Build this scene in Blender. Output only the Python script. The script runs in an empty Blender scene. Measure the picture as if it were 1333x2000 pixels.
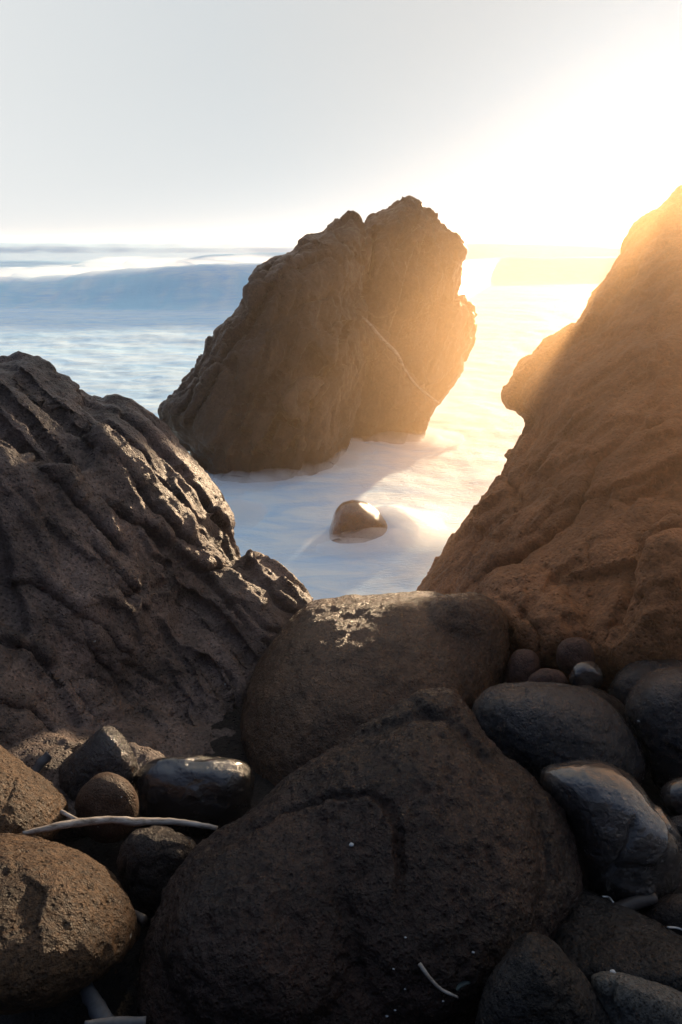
import bpy, bmesh, math, random
import numpy as np
from mathutils import Vector
random.seed(4); np.random.seed(4)
sc = bpy.context.scene
C = sc.collection
R = math.radians

# ------------------------------------------------------------------ camera
CAM = np.array([0.0, 0.0, 3.5]); PITCH = 21.8; FPX = 1333.33
cd = bpy.data.cameras.new('camera'); cam = bpy.data.objects.new('camera', cd); C.objects.link(cam)
cd.sensor_fit = 'VERTICAL'; cd.sensor_height = 36; cd.sensor_width = 24; cd.lens = 24
cd.clip_start = 0.05; cd.clip_end = 20000
cam.location = CAM; cam.rotation_euler = (R(90 - PITCH), 0, 0)
sc.camera = cam
FW = np.array([0, math.cos(R(PITCH)), -math.sin(R(PITCH))]); UP = np.array([0, math.sin(R(PITCH)), math.cos(R(PITCH))])

# ------------------------------------------------------------------ sky, sun, exposure
VEIL = .32; SUN_AZ, SUN_EL = 25.0, 8.3          # degrees to the right of straight ahead, above the horizon
w = bpy.data.worlds.new('World'); sc.world = w; w.use_nodes = True
nt = w.node_tree; nt.nodes.clear()
sky = nt.nodes.new('ShaderNodeTexSky'); sky.sky_type = 'NISHITA'; sky.sun_disc = False
sky.sun_elevation = R(SUN_EL); sky.sun_rotation = R(SUN_AZ)
sky.air_density = 1.0; sky.dust_density = 0.6; sky.ozone_density = 1.0
hs = nt.nodes.new('ShaderNodeHueSaturation'); hs.inputs['Saturation'].default_value = 0.15
bg = nt.nodes.new('ShaderNodeBackground'); bg.inputs['Strength'].default_value = 0.007
out = nt.nodes.new('ShaderNodeOutputWorld')
nt.links.new(sky.outputs[0], hs.inputs['Color']); # thin high cloud veil, brighter on the sunward side of the sky
tcw = nt.nodes.new('ShaderNodeTexCoord'); dt = nt.nodes.new('ShaderNodeVectorMath'); dt.operation = 'DOT_PRODUCT'
dt.inputs[1].default_value = (math.sin(R(SUN_AZ)) * .95, math.cos(R(SUN_AZ)) * .95, .31)
vr = nt.nodes.new('ShaderNodeValToRGB'); ve = vr.color_ramp.elements
ve[0].position = .0; ve[0].color = (.02, .03, .05, 1); ve[1].position = 1.0; ve[1].color = (.86, .84, .80, 1)
for p_, c_ in ((.42, (.11, .18, .36, 1)), (.64, (.58, .74, 1.02, 1)), (.80, (1.06, 1.08, 1.07, 1)), (.92, (.86, .90, .91, 1))):
    e_ = ve.new(p_); e_.color = c_
mh = nt.nodes.new('ShaderNodeMath'); mh.operation = 'MULTIPLY_ADD'; mh.inputs[1].default_value = .5; mh.inputs[2].default_value = .5
nt.links.new(tcw.outputs['Generated'], dt.inputs[0]); nt.links.new(dt.outputs['Value'], mh.inputs[0]); nt.links.new(mh.outputs[0], vr.inputs[0])
veil = nt.nodes.new('ShaderNodeBackground'); veil.inputs['Strength'].default_value = VEIL
nt.links.new(vr.outputs[0], veil.inputs[0])
tint = nt.nodes.new('ShaderNodeMix'); tint.data_type = 'RGBA'; tint.blend_type = 'MULTIPLY'; tint.inputs[0].default_value = 1; tint.inputs[7].default_value = (.84, .98, 1.18, 1)
nt.links.new(hs.outputs[0], tint.inputs[6]); nt.links.new(tint.outputs[2], bg.inputs[0])
ads = nt.nodes.new('ShaderNodeAddShader'); nt.links.new(bg.outputs[0], ads.inputs[0]); nt.links.new(veil.outputs[0], ads.inputs[1]); nt.links.new(ads.outputs[0], out.inputs[0]); 

sl = bpy.data.lights.new('sun', 'SUN'); sl.energy = 5.0; sl.angle = R(2.0); sl.color = (1.0, 0.73, 0.46)
so = bpy.data.objects.new('sun', sl); C.objects.link(so)
sdir = Vector((math.sin(R(SUN_AZ)) * math.cos(R(SUN_EL)), math.cos(R(SUN_AZ)) * math.cos(R(SUN_EL)), math.sin(R(SUN_EL))))
so.rotation_euler = sdir.to_track_quat('Z', 'Y').to_euler(); so.location = (6, 14, 6)

sc.view_settings.view_transform = 'Standard'; sc.view_settings.look = 'None'
sc.view_settings.gamma = 1; sc.view_settings.exposure = 1.15
sc.cycles.use_denoising = True
sc.cycles.max_bounces = 6; sc.cycles.diffuse_bounces = 3; sc.cycles.glossy_bounces = 3
sc.cycles.volume_bounces = 2; sc.cycles.sample_clamp_indirect = 6
sc.cycles.caustics_reflective = False; sc.cycles.caustics_refractive = False

# ------------------------------------------------------------------ maths helpers
def rays(p):
    p = np.atleast_2d(np.asarray(p, float))
    d = np.zeros((len(p), 3)); d[:, 0] = p[:, 0] - 666.5
    d += FPX * FW + (1000 - p[:, 1])[:, None] * UP
    return d / np.linalg.norm(d, axis=1)[:, None]
def at(x, y, D): return CAM + rays([(x, y)])[0] * D
def project(P):
    q = P - CAM; z = q @ FW
    z = np.where(np.abs(z) < 1e-6, 1e-6, z)
    return np.stack([666.5 + FPX * q[:, 0] / z, 1000 - FPX * (q @ UP) / z], 1)

_G = np.random.RandomState(7).normal(size=(4096, 3)); _G /= np.linalg.norm(_G, axis=1)[:, None]
def _h(i, j, k): return ((i * 73856093) ^ (j * 19349663) ^ (k * 83492791)) & 4095
def perlin(P):
    P = np.asarray(P, float); i = np.floor(P).astype(np.int64); f = P - i
    u = f * f * f * (f * (f * 6 - 15) + 10); r = 0
    for a in (0, 1):
        for b in (0, 1):
            for c in (0, 1):
                g = _G[_h(i[:, 0] + a, i[:, 1] + b, i[:, 2] + c)]
                d = (g * (f - (a, b, c))).sum(1)
                r = r + d * (u[:, 0] if a else 1 - u[:, 0]) * (u[:, 1] if b else 1 - u[:, 1]) * (u[:, 2] if c else 1 - u[:, 2])
    return r * 1.6
def fbm(P, o=4, ridged=False, gain=.5):
    s = 0; a = 1.0
    for k in range(o):
        n = perlin(P * 2 ** k + 17.3 * k)
        if ridged: n = (1 - np.abs(n) * 2.2)
        s = s + a * n; a *= gain
    return s
def worley(P):
    i = np.floor(P).astype(np.int64); f1 = np.full(len(P), 9.); f2 = np.full(len(P), 9.); idv = np.zeros(len(P), np.int64)
    for a in (-1, 0, 1):
        for b in (-1, 0, 1):
            for c in (-1, 0, 1):
                q = i + (a, b, c); h = _h(q[:, 0], q[:, 1], q[:, 2])
                d = np.linalg.norm(q + .5 + _G[h] * .45 - P, axis=1)
                m = d < f1
                f2 = np.where(m, f1, np.minimum(f2, d)); idv = np.where(m, h, idv); f1 = np.where(m, d, f1)
    return f1, f2, idv

def seg_dist(P, A, B):
    ab = B - A; t = np.clip(((P - A) @ ab) / max(ab @ ab, 1e-9), 0, 1)
    q = A + t[:, None] * ab; v = P - q
    return np.linalg.norm(v, axis=1), q, np.sign(ab[0] * v[:, 1] - ab[1] * v[:, 0]), t
def poly_sdf(P, poly):
    n = len(poly); best = np.full(len(P), 1e9); near = np.zeros_like(P); ins = np.zeros(len(P), bool)
    for k in range(n):
        A = poly[k]; B = poly[(k + 1) % n]
        d, q, _, _ = seg_dist(P, A, B); m = d < best
        best = np.where(m, d, best); near[m] = q[m]
        c = (A[1] > P[:, 1]) != (B[1] > P[:, 1])
        with np.errstate(divide='ignore', invalid='ignore'):
            ins ^= c & (P[:, 0] < (B[0] - A[0]) * (P[:, 1] - A[1]) / (B[1] - A[1] + 1e-12) + A[0])
    return np.where(ins, best, -best), near

def smooth_poly(poly, it=1):
    p = np.asarray(poly, float)
    for _ in range(it):
        q = np.roll(p, -1, 0); p = np.stack([p * .75 + q * .25, p * .25 + q * .75], 1).reshape(-1, 2)
    return p

def depth_plane(ctrl):
    """ray distances given at a few pixels -> a plane in space"""
    ctrl = np.asarray(ctrl, float); dz = ctrl[:, 2] * (rays(ctrl[:, :2]) @ FW)
    if len(ctrl) < 3: return lambda p: (1 / np.mean(1 / dz)) / (rays(p) @ FW)
    A = np.c_[ctrl[:, :2], np.ones(len(ctrl))]; s, *_ = np.linalg.lstsq(A, 1 / dz, rcond=None)
    return lambda p: 1 / np.clip(np.c_[p, np.ones(len(p))] @ s, .02, 5) / (rays(p) @ FW)

def solid(outline, ctrl, Tf, Tb=None, k=.5, N=70, it=1):
    """closed rounded body: the outline gets a real distance, size and thickness"""
    Tb = Tf if Tb is None else Tb
    poly = smooth_poly(outline, it); lo = poly.min(0); hi = poly.max(0); g = max(hi - lo) / N
    nx, ny = (np.ceil((hi - lo) / g).astype(int) + 2)
    xs = lo[0] - g * .5 + g * np.arange(nx + 1); ys = lo[1] - g * .5 + g * np.arange(ny + 1)
    X, Y = np.meshgrid(xs, ys, indexing='ij'); P = np.c_[X.ravel(), Y.ravel()]
    sd, near = poly_sdf(P, poly); S = sd.reshape(X.shape)
    # rounded profile: solve the membrane equation coarse to fine
    u = None
    for st in (4, 2, 1):
        m = S[::st, ::st] > 0
        if u is None: v = np.zeros(m.shape)
        else:
            v = np.repeat(np.repeat(u, 2, 0), 2, 1)
            z = np.zeros(m.shape); a, b = min(z.shape[0], v.shape[0]), min(z.shape[1], v.shape[1]); z[:a, :b] = v[:a, :b]; v = z
        for _ in range(260):
            w_ = np.zeros_like(v)
            w_[1:-1, 1:-1] = .25 * (v[2:, 1:-1] + v[:-2, 1:-1] + v[1:-1, 2:] + v[1:-1, :-2] + (st * g) ** 2)
            v = np.where(m, w_, 0)
        u = v
    u = u / u.max(); prof = (1 - (1 - u) ** (1 / k * .5 + .5)) ** .5
    keep = (S[:-1, :-1] > -.3 * g) & (S[1:, :-1] > -.3 * g) & (S[:-1, 1:] > -.3 * g) & (S[1:, 1:] > -.3 * g)
    cnt = np.zeros(S.shape, int)
    for a in (0, 1):
        for b in (0, 1): cnt[a:a + keep.shape[0], b:b + keep.shape[1]] += keep
    used = (cnt > 0).ravel(); bnd = used & (cnt.ravel() < 4)
    P[bnd] = near[bnd]; h = prof.ravel().copy(); h[bnd] = 0
    r = depth_plane(ctrl)(P); d = rays(P)
    F = CAM + d * (r - Tf * h)[:, None]; B = CAM + d * (r + Tb * h)[:, None]
    idF = -np.ones(len(P), int); uidx = np.where(used)[0]; idF[uidx] = np.arange(len(uidx))
    idB = idF.copy(); inn = np.where(used & ~bnd)[0]; idB[inn] = len(uidx) + np.arange(len(inn))
    V = np.r_[F[uidx], B[inn]]
    faces = []; W = S.shape[1]
    for i, j in zip(*np.where(keep)):
        q = (i * W + j, (i + 1) * W + j, (i + 1) * W + j + 1, i * W + j + 1)
        faces.append([idF[t] for t in q]); faces.append([idB[t] for t in q[::-1]])
    return V, faces

def join_bodies(bodies):
    V = []; Fc = []; o = 0
    for v, f in bodies:
        V.append(v); Fc += [[a + o for a in q] for q in f]; o += len(v)
    return np.concatenate(V), Fc

def voxel(V, F, size):
    me = bpy.data.meshes.new('t'); me.from_pydata(V.tolist(), [], F); me.validate()
    ob = bpy.data.objects.new('t', me); C.objects.link(ob)
    m = ob.modifiers.new('r', 'REMESH'); m.mode = 'VOXEL'; m.voxel_size = size
    dg = bpy.context.evaluated_depsgraph_get(); ev = ob.evaluated_get(dg)
    nm = bpy.data.meshes.new_from_object(ev)
    bpy.data.objects.remove(ob); bpy.data.meshes.remove(me)
    return nm

def get_co(me):
    a = np.empty(len(me.vertices) * 3, np.float32); me.vertices.foreach_get('co', a); return a.reshape(-1, 3).astype(float)
def get_no(me):
    a = np.empty(len(me.vertices) * 3, np.float32); me.vertices.foreach_get('normal', a); return a.reshape(-1, 3).astype(float)
def set_co(me, V): me.vertices.foreach_set('co', V.astype(np.float32).ravel()); me.update()

def relax(me, it, lam=.5):
    e = np.empty(len(me.edges) * 2, np.int32); me.edges.foreach_get('vertices', e); e = e.reshape(-1, 2)
    V = get_co(me); n = np.bincount(e.ravel(), minlength=len(V)).astype(float)[:, None]
    for _ in range(it):
        s = np.stack([np.bincount(e[:, 0], V[e[:, 1], c], len(V)) + np.bincount(e[:, 1], V[e[:, 0], c], len(V)) for c in range(3)], 1)
        V = V + lam * (s / np.maximum(n, 1) - V)
    set_co(me, V)

def fold_disp(px, folds):
    """folds: (points, width px, depth m, lift m, side, lift width px) -> displacement along the normal"""
    D = np.zeros(len(px))
    for pts, wd, dp, lift, side, lw in folds:
        pts = np.asarray(pts, float)
        best = np.full(len(px), 1e9); sg = np.zeros(len(px)); tt = np.zeros(len(px)); n = len(pts) - 1
        wob = px + np.c_[fold_disp.wob[0], fold_disp.wob[1]]
        for k in range(n):
            d, q, s, t = seg_dist(wob, pts[k], pts[k + 1]); m = d < best
            best = np.where(m, d, best); sg = np.where(m, s, sg); tt = np.where(m, (k + t) / n, tt)
        tap = np.clip(np.minimum(tt, 1 - tt) * 5 + .15, 0, 1); tap = np.where((tt <= 0) | (tt >= 1), .15, tap)
        D += -dp * tap * np.exp(-(best / wd) ** 2)
        if lift: D += lift * tap * np.where(sg * side > 0, np.exp(-best / lw) * (1 - np.exp(-best / (wd * .6))), 0)
    return D

def put(name, me, mat, label=None, cat=None, group=None, kind=None, parent=None, origin=None):
    ob = bpy.data.objects.new(name, me); C.objects.link(ob)
    if mat: me.materials.append(mat)
    if parent is None and origin is None and len(me.vertices):
        V = get_co(me); origin = (V[:, 0].mean(), V[:, 1].mean(), V[:, 2].min())
    if origin is not None:
        set_co(me, get_co(me) - np.array(origin)); ob.location = origin
    if parent: ob.parent = parent
    for k_, v_ in (('label', label), ('category', cat), ('group', group), ('kind', kind)):
        if v_: ob[k_] = v_
    return ob

def smooth(me): me.polygons.foreach_set('use_smooth', [True] * len(me.polygons)); me.update()

def rock(name, label, cat, bodies, vox, mat, noise=(), folds=(), rel=3, group=None, dirn=None, stretch=3.0, pits=None):
    V, F = join_bodies(bodies)
    me = voxel(V, F, vox); me.name = name
    relax(me, rel)
    V = get_co(me); N = get_no(me); px = project(V)
    fold_disp.wob = (perlin(V * 3 + 3) * 5 + perlin(V * 14) * 3, perlin(V * 3 + 31) * 5 + perlin(V * 14 + 9) * 3)
    face = np.clip(-((V - CAM) / np.linalg.norm(V - CAM, axis=1)[:, None] * N).sum(1) * 2 + .6, 0, 1)
    if folds:
        V = V + N * (fold_disp(px, folds) * face)[:, None]; set_co(me, V); relax(me, 1, .3); V = get_co(me); N = get_no(me)
    D = np.zeros(len(V))
    Q = V.copy()
    if dirn is not None:
        d = np.array(dirn, float); d /= np.linalg.norm(d); Q = V - np.outer(V @ d, d) * (1 - 1 / stretch)
    for kind, amp, freq in noise:
        if kind == 'fbm': D += amp * fbm(V * freq + 5, 4)
        elif kind == 'grain': D += amp * fbm(V * freq + 9, 3, gain=.7)
        elif kind == 'ridge': D += amp * (fbm(Q * freq, 4, True) - 1.0)
        elif kind == 'facet':
            f1, f2, idv = worley(Q * freq + perlin(Q * freq * 1.3)[:, None] * .35)
            D += amp * ((idv % 97) / 97. - .5) - amp * .8 * np.exp(-((f2 - f1) / .10) ** 2)
        elif kind == 'chip':
            W = Q * freq + np.c_[perlin(Q * freq), perlin(Q * freq + 9), perlin(Q * freq + 21)] * .3
            i0 = np.floor(W).astype(np.int64); bestd = np.full(len(V), 9.); cen = np.zeros_like(W); hh = np.zeros(len(V), np.int64)
            for a in (-1, 0, 1):
                for b in (-1, 0, 1):
                    for c in (-1, 0, 1):
                        q = i0 + (a, b, c); hq = _h(q[:, 0], q[:, 1], q[:, 2]); pc = q + .5 + _G[hq] * .45
                        dd = np.linalg.norm(pc - W, axis=1); mm = dd < bestd
                        bestd = np.where(mm, dd, bestd); cen = np.where(mm[:, None], pc, cen); hh = np.where(mm, hq, hh)
            D += amp * ((W - cen) * _G[(hh * 31 + 7) & 4095]).sum(1) * 1.4 + amp * .5 * ((hh % 89) / 89. - .5)
        elif kind == 'pit':
            f1, f2, idv = worley(V * freq); D -= amp * np.exp(-(f1 / .28) ** 2) * ((idv % 7) > 3)
    V = V + N * D[:, None]; set_co(me, V); relax(me, 1, .35)
    smooth(me)
    return put(name, me, mat, label, cat, group)

# ------------------------------------------------------------------ materials
def mat_new(name):
    m = bpy.data.materials.new(name); m.use_nodes = True
    return m, m.node_tree, m.node_tree.nodes['Principled BSDF'], m.node_tree.links
def N_(nt, t, **kw):
    n = nt.nodes.new(t)
    for k_, v_ in kw.items():
        if k_ in n.inputs: n.inputs[k_].default_value = v_
        else: setattr(n, k_, v_)
    return n
def ramp(nt, a, b, ca=(0, 0, 0, 1), cb=(1, 1, 1, 1)):
    r = nt.nodes.new('ShaderNodeValToRGB'); e = r.color_ramp.elements
    e[0].position = a; e[1].position = b; e[0].color = ca; e[1].color = cb; return r

def rock_mat(name, c1, c2, rough=(.35, .65), grain=90, bump=.6, pit=.5, specks=.0, scale=1., patch=2.2, spec=.28, mott=.8, coat=0., speckscale=14.):
    m, nt, bs, L = mat_new(name)
    tc = N_(nt, 'ShaderNodeTexCoord')
    co = tc.outputs['Object']
    def noise(s, d=6, r=.6, dist=0.):
        n = N_(nt, 'ShaderNodeTexNoise', Scale=s * scale, Detail=d, Roughness=r, Distortion=dist); L.new(co, n.inputs['Vector']); return n
    big = noise(patch, 8, .68, .3); mid = noise(14, 6, .7); fine = noise(grain, 4, .75); crack = noise(grain * .25, 5, .7, .8)
    rp = ramp(nt, .34, .66, (*c1, 1), (*c2, 1)); L.new(big.outputs[0], rp.inputs[0])
    rp2 = ramp(nt, .36, .66, (.22, .2, .2, 1), (1.9, 1.85, 1.8, 1)); L.new(fine.outputs[0], rp2.inputs[0])
    mx = N_(nt, 'ShaderNodeMix', data_type='RGBA', blend_type='MULTIPLY'); mx.inputs[0].default_value = mott
    L.new(rp.outputs[0], mx.inputs[6]); L.new(rp2.outputs[0], mx.inputs[7]); colr = mx.outputs[2]
    if specks:
        v = N_(nt, 'ShaderNodeTexVoronoi', Scale=speckscale * scale, Randomness=1.); L.new(co, v.inputs['Vector'])
        lt = N_(nt, 'ShaderNodeMath', operation='LESS_THAN'); L.new(v.outputs['Distance'], lt.inputs[0]); lt.inputs[1].default_value = .11
        sx = N_(nt, 'ShaderNodeSeparateColor'); L.new(v.outputs['Color'], sx.inputs[0])
        gt = N_(nt, 'ShaderNodeMath', operation='LESS_THAN'); L.new(sx.outputs[0], gt.inputs[0]); gt.inputs[1].default_value = specks
        mu = N_(nt, 'ShaderNodeMath', operation='MULTIPLY'); L.new(lt.outputs[0], mu.inputs[0]); L.new(gt.outputs[0], mu.inputs[1])
        m2 = N_(nt, 'ShaderNodeMix', data_type='RGBA'); L.new(mu.outputs[0], m2.inputs[0]); L.new(colr, m2.inputs[6]); m2.inputs[7].default_value = (.5, .5, .46, 1)
        colr = m2.outputs[2]
    L.new(colr, bs.inputs['Base Color'])
    mr = N_(nt, 'ShaderNodeMapRange'); mr.inputs[1].default_value = .35; mr.inputs[2].default_value = .65
    mr.inputs[3].default_value = rough[0]; mr.inputs[4].default_value = rough[1]
    L.new(mid.outputs[0], mr.inputs[0]); L.new(mr.outputs[0], bs.inputs['Roughness'])
    bs.inputs['Specular IOR Level'].default_value = spec
    bs.inputs['Coat Weight'].default_value = coat; bs.inputs['Coat Roughness'].default_value = .14
    vo = N_(nt, 'ShaderNodeTexVoronoi', Scale=grain * .8 * scale, Randomness=1.); L.new(co, vo.inputs['Vector'])
    pr = ramp(nt, .08, .38); L.new(vo.outputs['Distance'], pr.inputs[0])
    b1 = N_(nt, 'ShaderNodeBump', Strength=bump, Distance=.030 / scale); L.new(crack.outputs[0], b1.inputs['Height'])
    b2 = N_(nt, 'ShaderNodeBump', Strength=pit, Distance=.018 / scale); L.new(pr.outputs[0], b2.inputs['Height']); L.new(b1.outputs[0], b2.inputs['Normal'])
    b3 = N_(nt, 'ShaderNodeBump', Strength=bump, Distance=.016 / scale); L.new(fine.outputs[0], b3.inputs['Height']); L.new(b2.outputs[0], b3.inputs['Normal'])
    L.new(b3.outputs[0], bs.inputs['Normal'])
    return m

M_stack = rock_mat('stack_rock', (.030, .018, .012), (.13, .08, .052), (.28, .6), grain=42, bump=.9, pit=.6, scale=.6, mott=.4, patch=1.2)
def wet_band(m, z0=.45):
    nt = m.node_tree; L = nt.links; bs = nt.nodes['Principled BSDF']; src = bs.inputs['Base Color'].links[0].from_socket; rsrc = bs.inputs['Roughness'].links[0].from_socket
    g = nt.nodes.new('ShaderNodeNewGeometry'); sx = nt.nodes.new('ShaderNodeSeparateXYZ'); L.new(g.outputs['Position'], sx.inputs[0])
    n = N_(nt, 'ShaderNodeTexNoise', Scale=2.5, Detail=4.); L.new(g.outputs['Position'], n.inputs['Vector'])
    ma = N_(nt, 'ShaderNodeMath', operation='MULTIPLY_ADD'); L.new(n.outputs[0], ma.inputs[0]); ma.inputs[1].default_value = -.5; L.new(sx.outputs[2], ma.inputs[2])
    mr = N_(nt, 'ShaderNodeMapRange'); mr.inputs[1].default_value = z0 - .35; mr.inputs[2].default_value = z0 - .15; mr.inputs[3].default_value = 1; mr.inputs[4].default_value = 0; L.new(ma.outputs[0], mr.inputs[0])
    mx = N_(nt, 'ShaderNodeMix', data_type='RGBA', blend_type='MULTIPLY'); L.new(mr.outputs[0], mx.inputs[0]); L.new(src, mx.inputs[6]); mx.inputs[7].default_value = (.4, .36, .34, 1); L.new(mx.outputs[2], bs.inputs['Base Color'])
    m2 = N_(nt, 'ShaderNodeMix', data_type='FLOAT'); L.new(mr.outputs[0], m2.inputs[0]); L.new(rsrc, m2.inputs[2]); m2.inputs[3].default_value = .16; L.new(m2.outputs[0], bs.inputs['Roughness'])
wet_band(M_stack)
M_left = rock_mat('basalt_ridged', (.032, .022, .018), (.19, .135, .11), (.36, .62), spec=.35, mott=.6, grain=50, bump=.8, pit=.9, specks=.01)
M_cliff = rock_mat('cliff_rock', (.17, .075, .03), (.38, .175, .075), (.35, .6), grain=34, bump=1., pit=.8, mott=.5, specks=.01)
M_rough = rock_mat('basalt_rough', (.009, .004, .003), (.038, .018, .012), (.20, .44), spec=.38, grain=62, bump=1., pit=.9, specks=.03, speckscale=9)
M_mid = rock_mat('basalt_brown', (.032, .016, .009), (.12, .066, .036), (.18, .42), spec=.4, grain=55, bump=.9, pit=.5)
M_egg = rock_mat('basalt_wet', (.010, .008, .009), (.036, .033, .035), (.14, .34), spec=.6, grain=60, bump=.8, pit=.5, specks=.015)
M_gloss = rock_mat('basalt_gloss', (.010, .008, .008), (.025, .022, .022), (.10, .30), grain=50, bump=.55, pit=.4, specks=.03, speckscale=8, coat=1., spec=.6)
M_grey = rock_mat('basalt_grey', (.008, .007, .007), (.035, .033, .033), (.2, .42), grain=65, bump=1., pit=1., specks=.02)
M_brown = rock_mat('basalt_pitted', (.028, .014, .006), (.12, .068, .033), (.35, .6), grain=58, bump=1., pit=1., specks=.015)
M_surf = rock_mat('surf_boulder', (.022, .010, .007), (.06, .03, .018), (.1, .25), grain=40, bump=.3, pit=.2, coat=.8, spec=.5)
M_dark = rock_mat('basalt_dark', (.015, .011, .010), (.035, .026, .022), (.2, .5), grain=80, bump=.8, pit=.6)
M_lichen = rock_mat('basalt_lichen', (.045, .025, .016), (.09, .055, .035), (.25, .5), grain=90, bump=.6, pit=.6, specks=.25, speckscale=26)
M_pink = rock_mat('stone_reddish', (.05, .028, .022), (.13, .075, .06), (.3, .55), grain=70, bump=.6, pit=.3)

# ------------------------------------------------------------------ sea
def grid_mesh(name, X, Y, Z):
    nx, ny = X.shape
    V = np.c_[X.ravel(), Y.ravel(), Z.ravel()]
    i, j = np.meshgrid(np.arange(nx - 1), np.arange(ny - 1), indexing='ij')
    a = (i * ny + j).ravel(); F = np.c_[a, a + ny, a + ny + 1, a + 1]
    me = bpy.data.meshes.new(name); me.vertices.add(len(V)); me.vertices.foreach_set('co', V.astype(np.float32).ravel())
    me.loops.add(F.size); me.loops.foreach_set('vertex_index', F.ravel().astype(np.int32))
    me.polygons.add(len(F)); me.polygons.foreach_set('loop_start', np.arange(0, F.size, 4).astype(np.int32))
    me.update(calc_edges=True); me.validate(); smooth(me)
    return me
ys = np.r_[np.linspace(2.0, 20, 300), 20 * (300 / 20.) ** (np.linspace(0, 1, 460)[1:]), 300 * (16000 / 300.) ** (np.linspace(0, 1, 60)[1:])]
tx = np.r_[np.linspace(-1.6, -.62, 60), np.linspace(-.615, .615, 520), np.linspace(.62, 1.6, 60)]
Yg, Tg = np.meshgrid(ys, tx, indexing='ij'); Xg = Tg * (Yg + 6)
def smst(a, b, x): t = np.clip((x - a) / (b - a), 0, 1); return t * t * (3 - 2 * t)
def wave(X, Y, y0, H, face, back, curl=0):
    s = Y - y0
    return H * np.where(s < 0, 0, np.where(s < face, smst(0, 1, np.clip(s / face, 0, 1)) , np.exp(-((s - face) / back) ** 2)))
Pn = np.c_[Xg.ravel(), Yg.ravel(), np.zeros(Xg.size)]
def nz(fx, fy, o=3): return fbm(Pn * (fx, fy, 1) + 3, o).reshape(Xg.shape)
Zg = .035 * nz(.9, .9) * smst(90, 20, Yg) + .10 * nz(.08, .22) * smst(4, 40, Yg)
a_ = nz(.05, .01, 2)
# near roller: left limb breaks at 38 m, right limb further out
y0 = 37.5 + 1.6 * a_ + 26 * smst(4, 16, Xg)
H1 = (1.15 + .95 * smst(-20, -8, Xg)) * (1 - .15 * smst(5, 15, Xg)) + .18 * nz(.12, .0, 3) + .07 * nz(.55, .10, 4) * smst(0, -10, Xg)
W1 = wave(Xg, Yg, y0, H1 + .12, 6.2, 8.0)
y2 = 104 + 4 * a_ + 10 * np.sin(Xg * .03)
H2 = np.clip(1.5 + 1.2 * nz(.018, .0, 2) , .3, 3)
H2 = H2 * (.45 + .9 * smst(-26, -18, Xg) + .5 * smst(-50, -60, Xg))
W2 = wave(Xg, Yg, y2, H2, 8, 14)
W3 = wave(Xg, Yg, 190 + 8 * a_, 1.6 + 1.2 * nz(.01, 0, 2), 14, 22) + wave(Xg, Yg, 330 + 20 * a_, 1.6, 20, 40)
Zg = Zg + W1 + W2 + np.clip(W3, 0, 9)
# swell piling softly against the rocks of the cove
Zg = Zg + .28 * np.exp(-((Xg - .62) ** 2 / .22 + (Yg - 8.15) ** 2 / .16)) + .05 * np.exp(-((Xg - .9) ** 2 + (Yg - 8.1) ** 2) / .6) + .12 * np.exp(-((Xg - .3) ** 2 + (Yg - 12.6) ** 2) / 2.0)
sea_me = grid_mesh('sea', Xg, Yg, Zg)
f_face = np.clip(smst(-.3, .6, Yg - y0) * smst(7.2, 5.0, Yg - y0), 0, 1)
f_face = f_face * np.clip(.62 + .8 * nz(.22, .12) + .55 * nz(.9, .35, 4), 0, 1)
f2_face = smst(-1, 2, Yg - y2) * smst(12, 7.5, Yg - y2) * np.clip(.3 + H2 / 3, 0, 1)
far = smst(150, 420, Yg)
crest = smst(.55, 1.0, Zg / np.maximum(H1, .3)) * np.clip(.55 + 1.6 * nz(.16, .5, 4), 0, 1) * smst(6, -8, Xg)
f_face = f_face * (1 - crest) * (1 - .65 * smst(2, 9, Xg)); f2_face = f2_face * (1 - .5 * smst(4, 16, Xg))
open_ = np.clip(np.maximum.reduce([f_face, f2_face * .9, far * .8, .22 * smst(-.1, .5, nz(.10, .45, 4)) * smst(9, 25, Yg)]), 0, 1)
at_ = sea_me.attributes.new('open_water', 'FLOAT', 'POINT'); at_.data.foreach_set('value', open_.ravel().astype(np.float32))
m, nt, bs, L = mat_new('sea_water'); M_sea = m
tc = N_(nt, 'ShaderNodeTexCoord'); mp = N_(nt, 'ShaderNodeMapping'); mp.inputs['Scale'].default_value = (.7, 2.2, 1); L.new(tc.outputs['Object'], mp.inputs[0])
n1 = N_(nt, 'ShaderNodeTexNoise', Scale=.9, Detail=7, Roughness=.62, Distortion=1.1); L.new(mp.outputs[0], n1.inputs['Vector'])
n2 = N_(nt, 'ShaderNodeTexNoise', Scale=5., Detail=5, Roughness=.6, Distortion=2.2); L.new(mp.outputs[0], n2.inputs['Vector'])
atn = N_(nt, 'ShaderNodeAttribute', attribute_name='open_water')
foam = ramp(nt, .34, .58, (.50, .78, 1.0, 1), (.78, .94, 1.0, 1)); L.new(n1.outputs[0], foam.inputs[0])
mxs = N_(nt, 'ShaderNodeMix', data_type='RGBA'); L.new(atn.outputs['Fac'], mxs.inputs[0]); L.new(foam.outputs[0], mxs.inputs[6]); mxs.inputs[7].default_value = (.48, .84, 1.0, 1)
L.new(mxs.outputs[2], bs.inputs['Base Color']); bs.inputs['Roughness'].default_value = .55; bs.inputs['Specular IOR Level'].default_value = .3
ad = N_(nt, 'ShaderNodeMath', operation='ADD'); L.new(n1.outputs[0], ad.inputs[0]); L.new(n2.outputs[0], ad.inputs[1])
bp = N_(nt, 'ShaderNodeBump', Strength=.22, Distance=.25); L.new(ad.outputs[0], bp.inputs['Height']); L.new(bp.outputs[0], bs.inputs['Normal'])
sea = put('sea', sea_me, M_sea, kind='structure', origin=(0, 0, 0))

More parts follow.
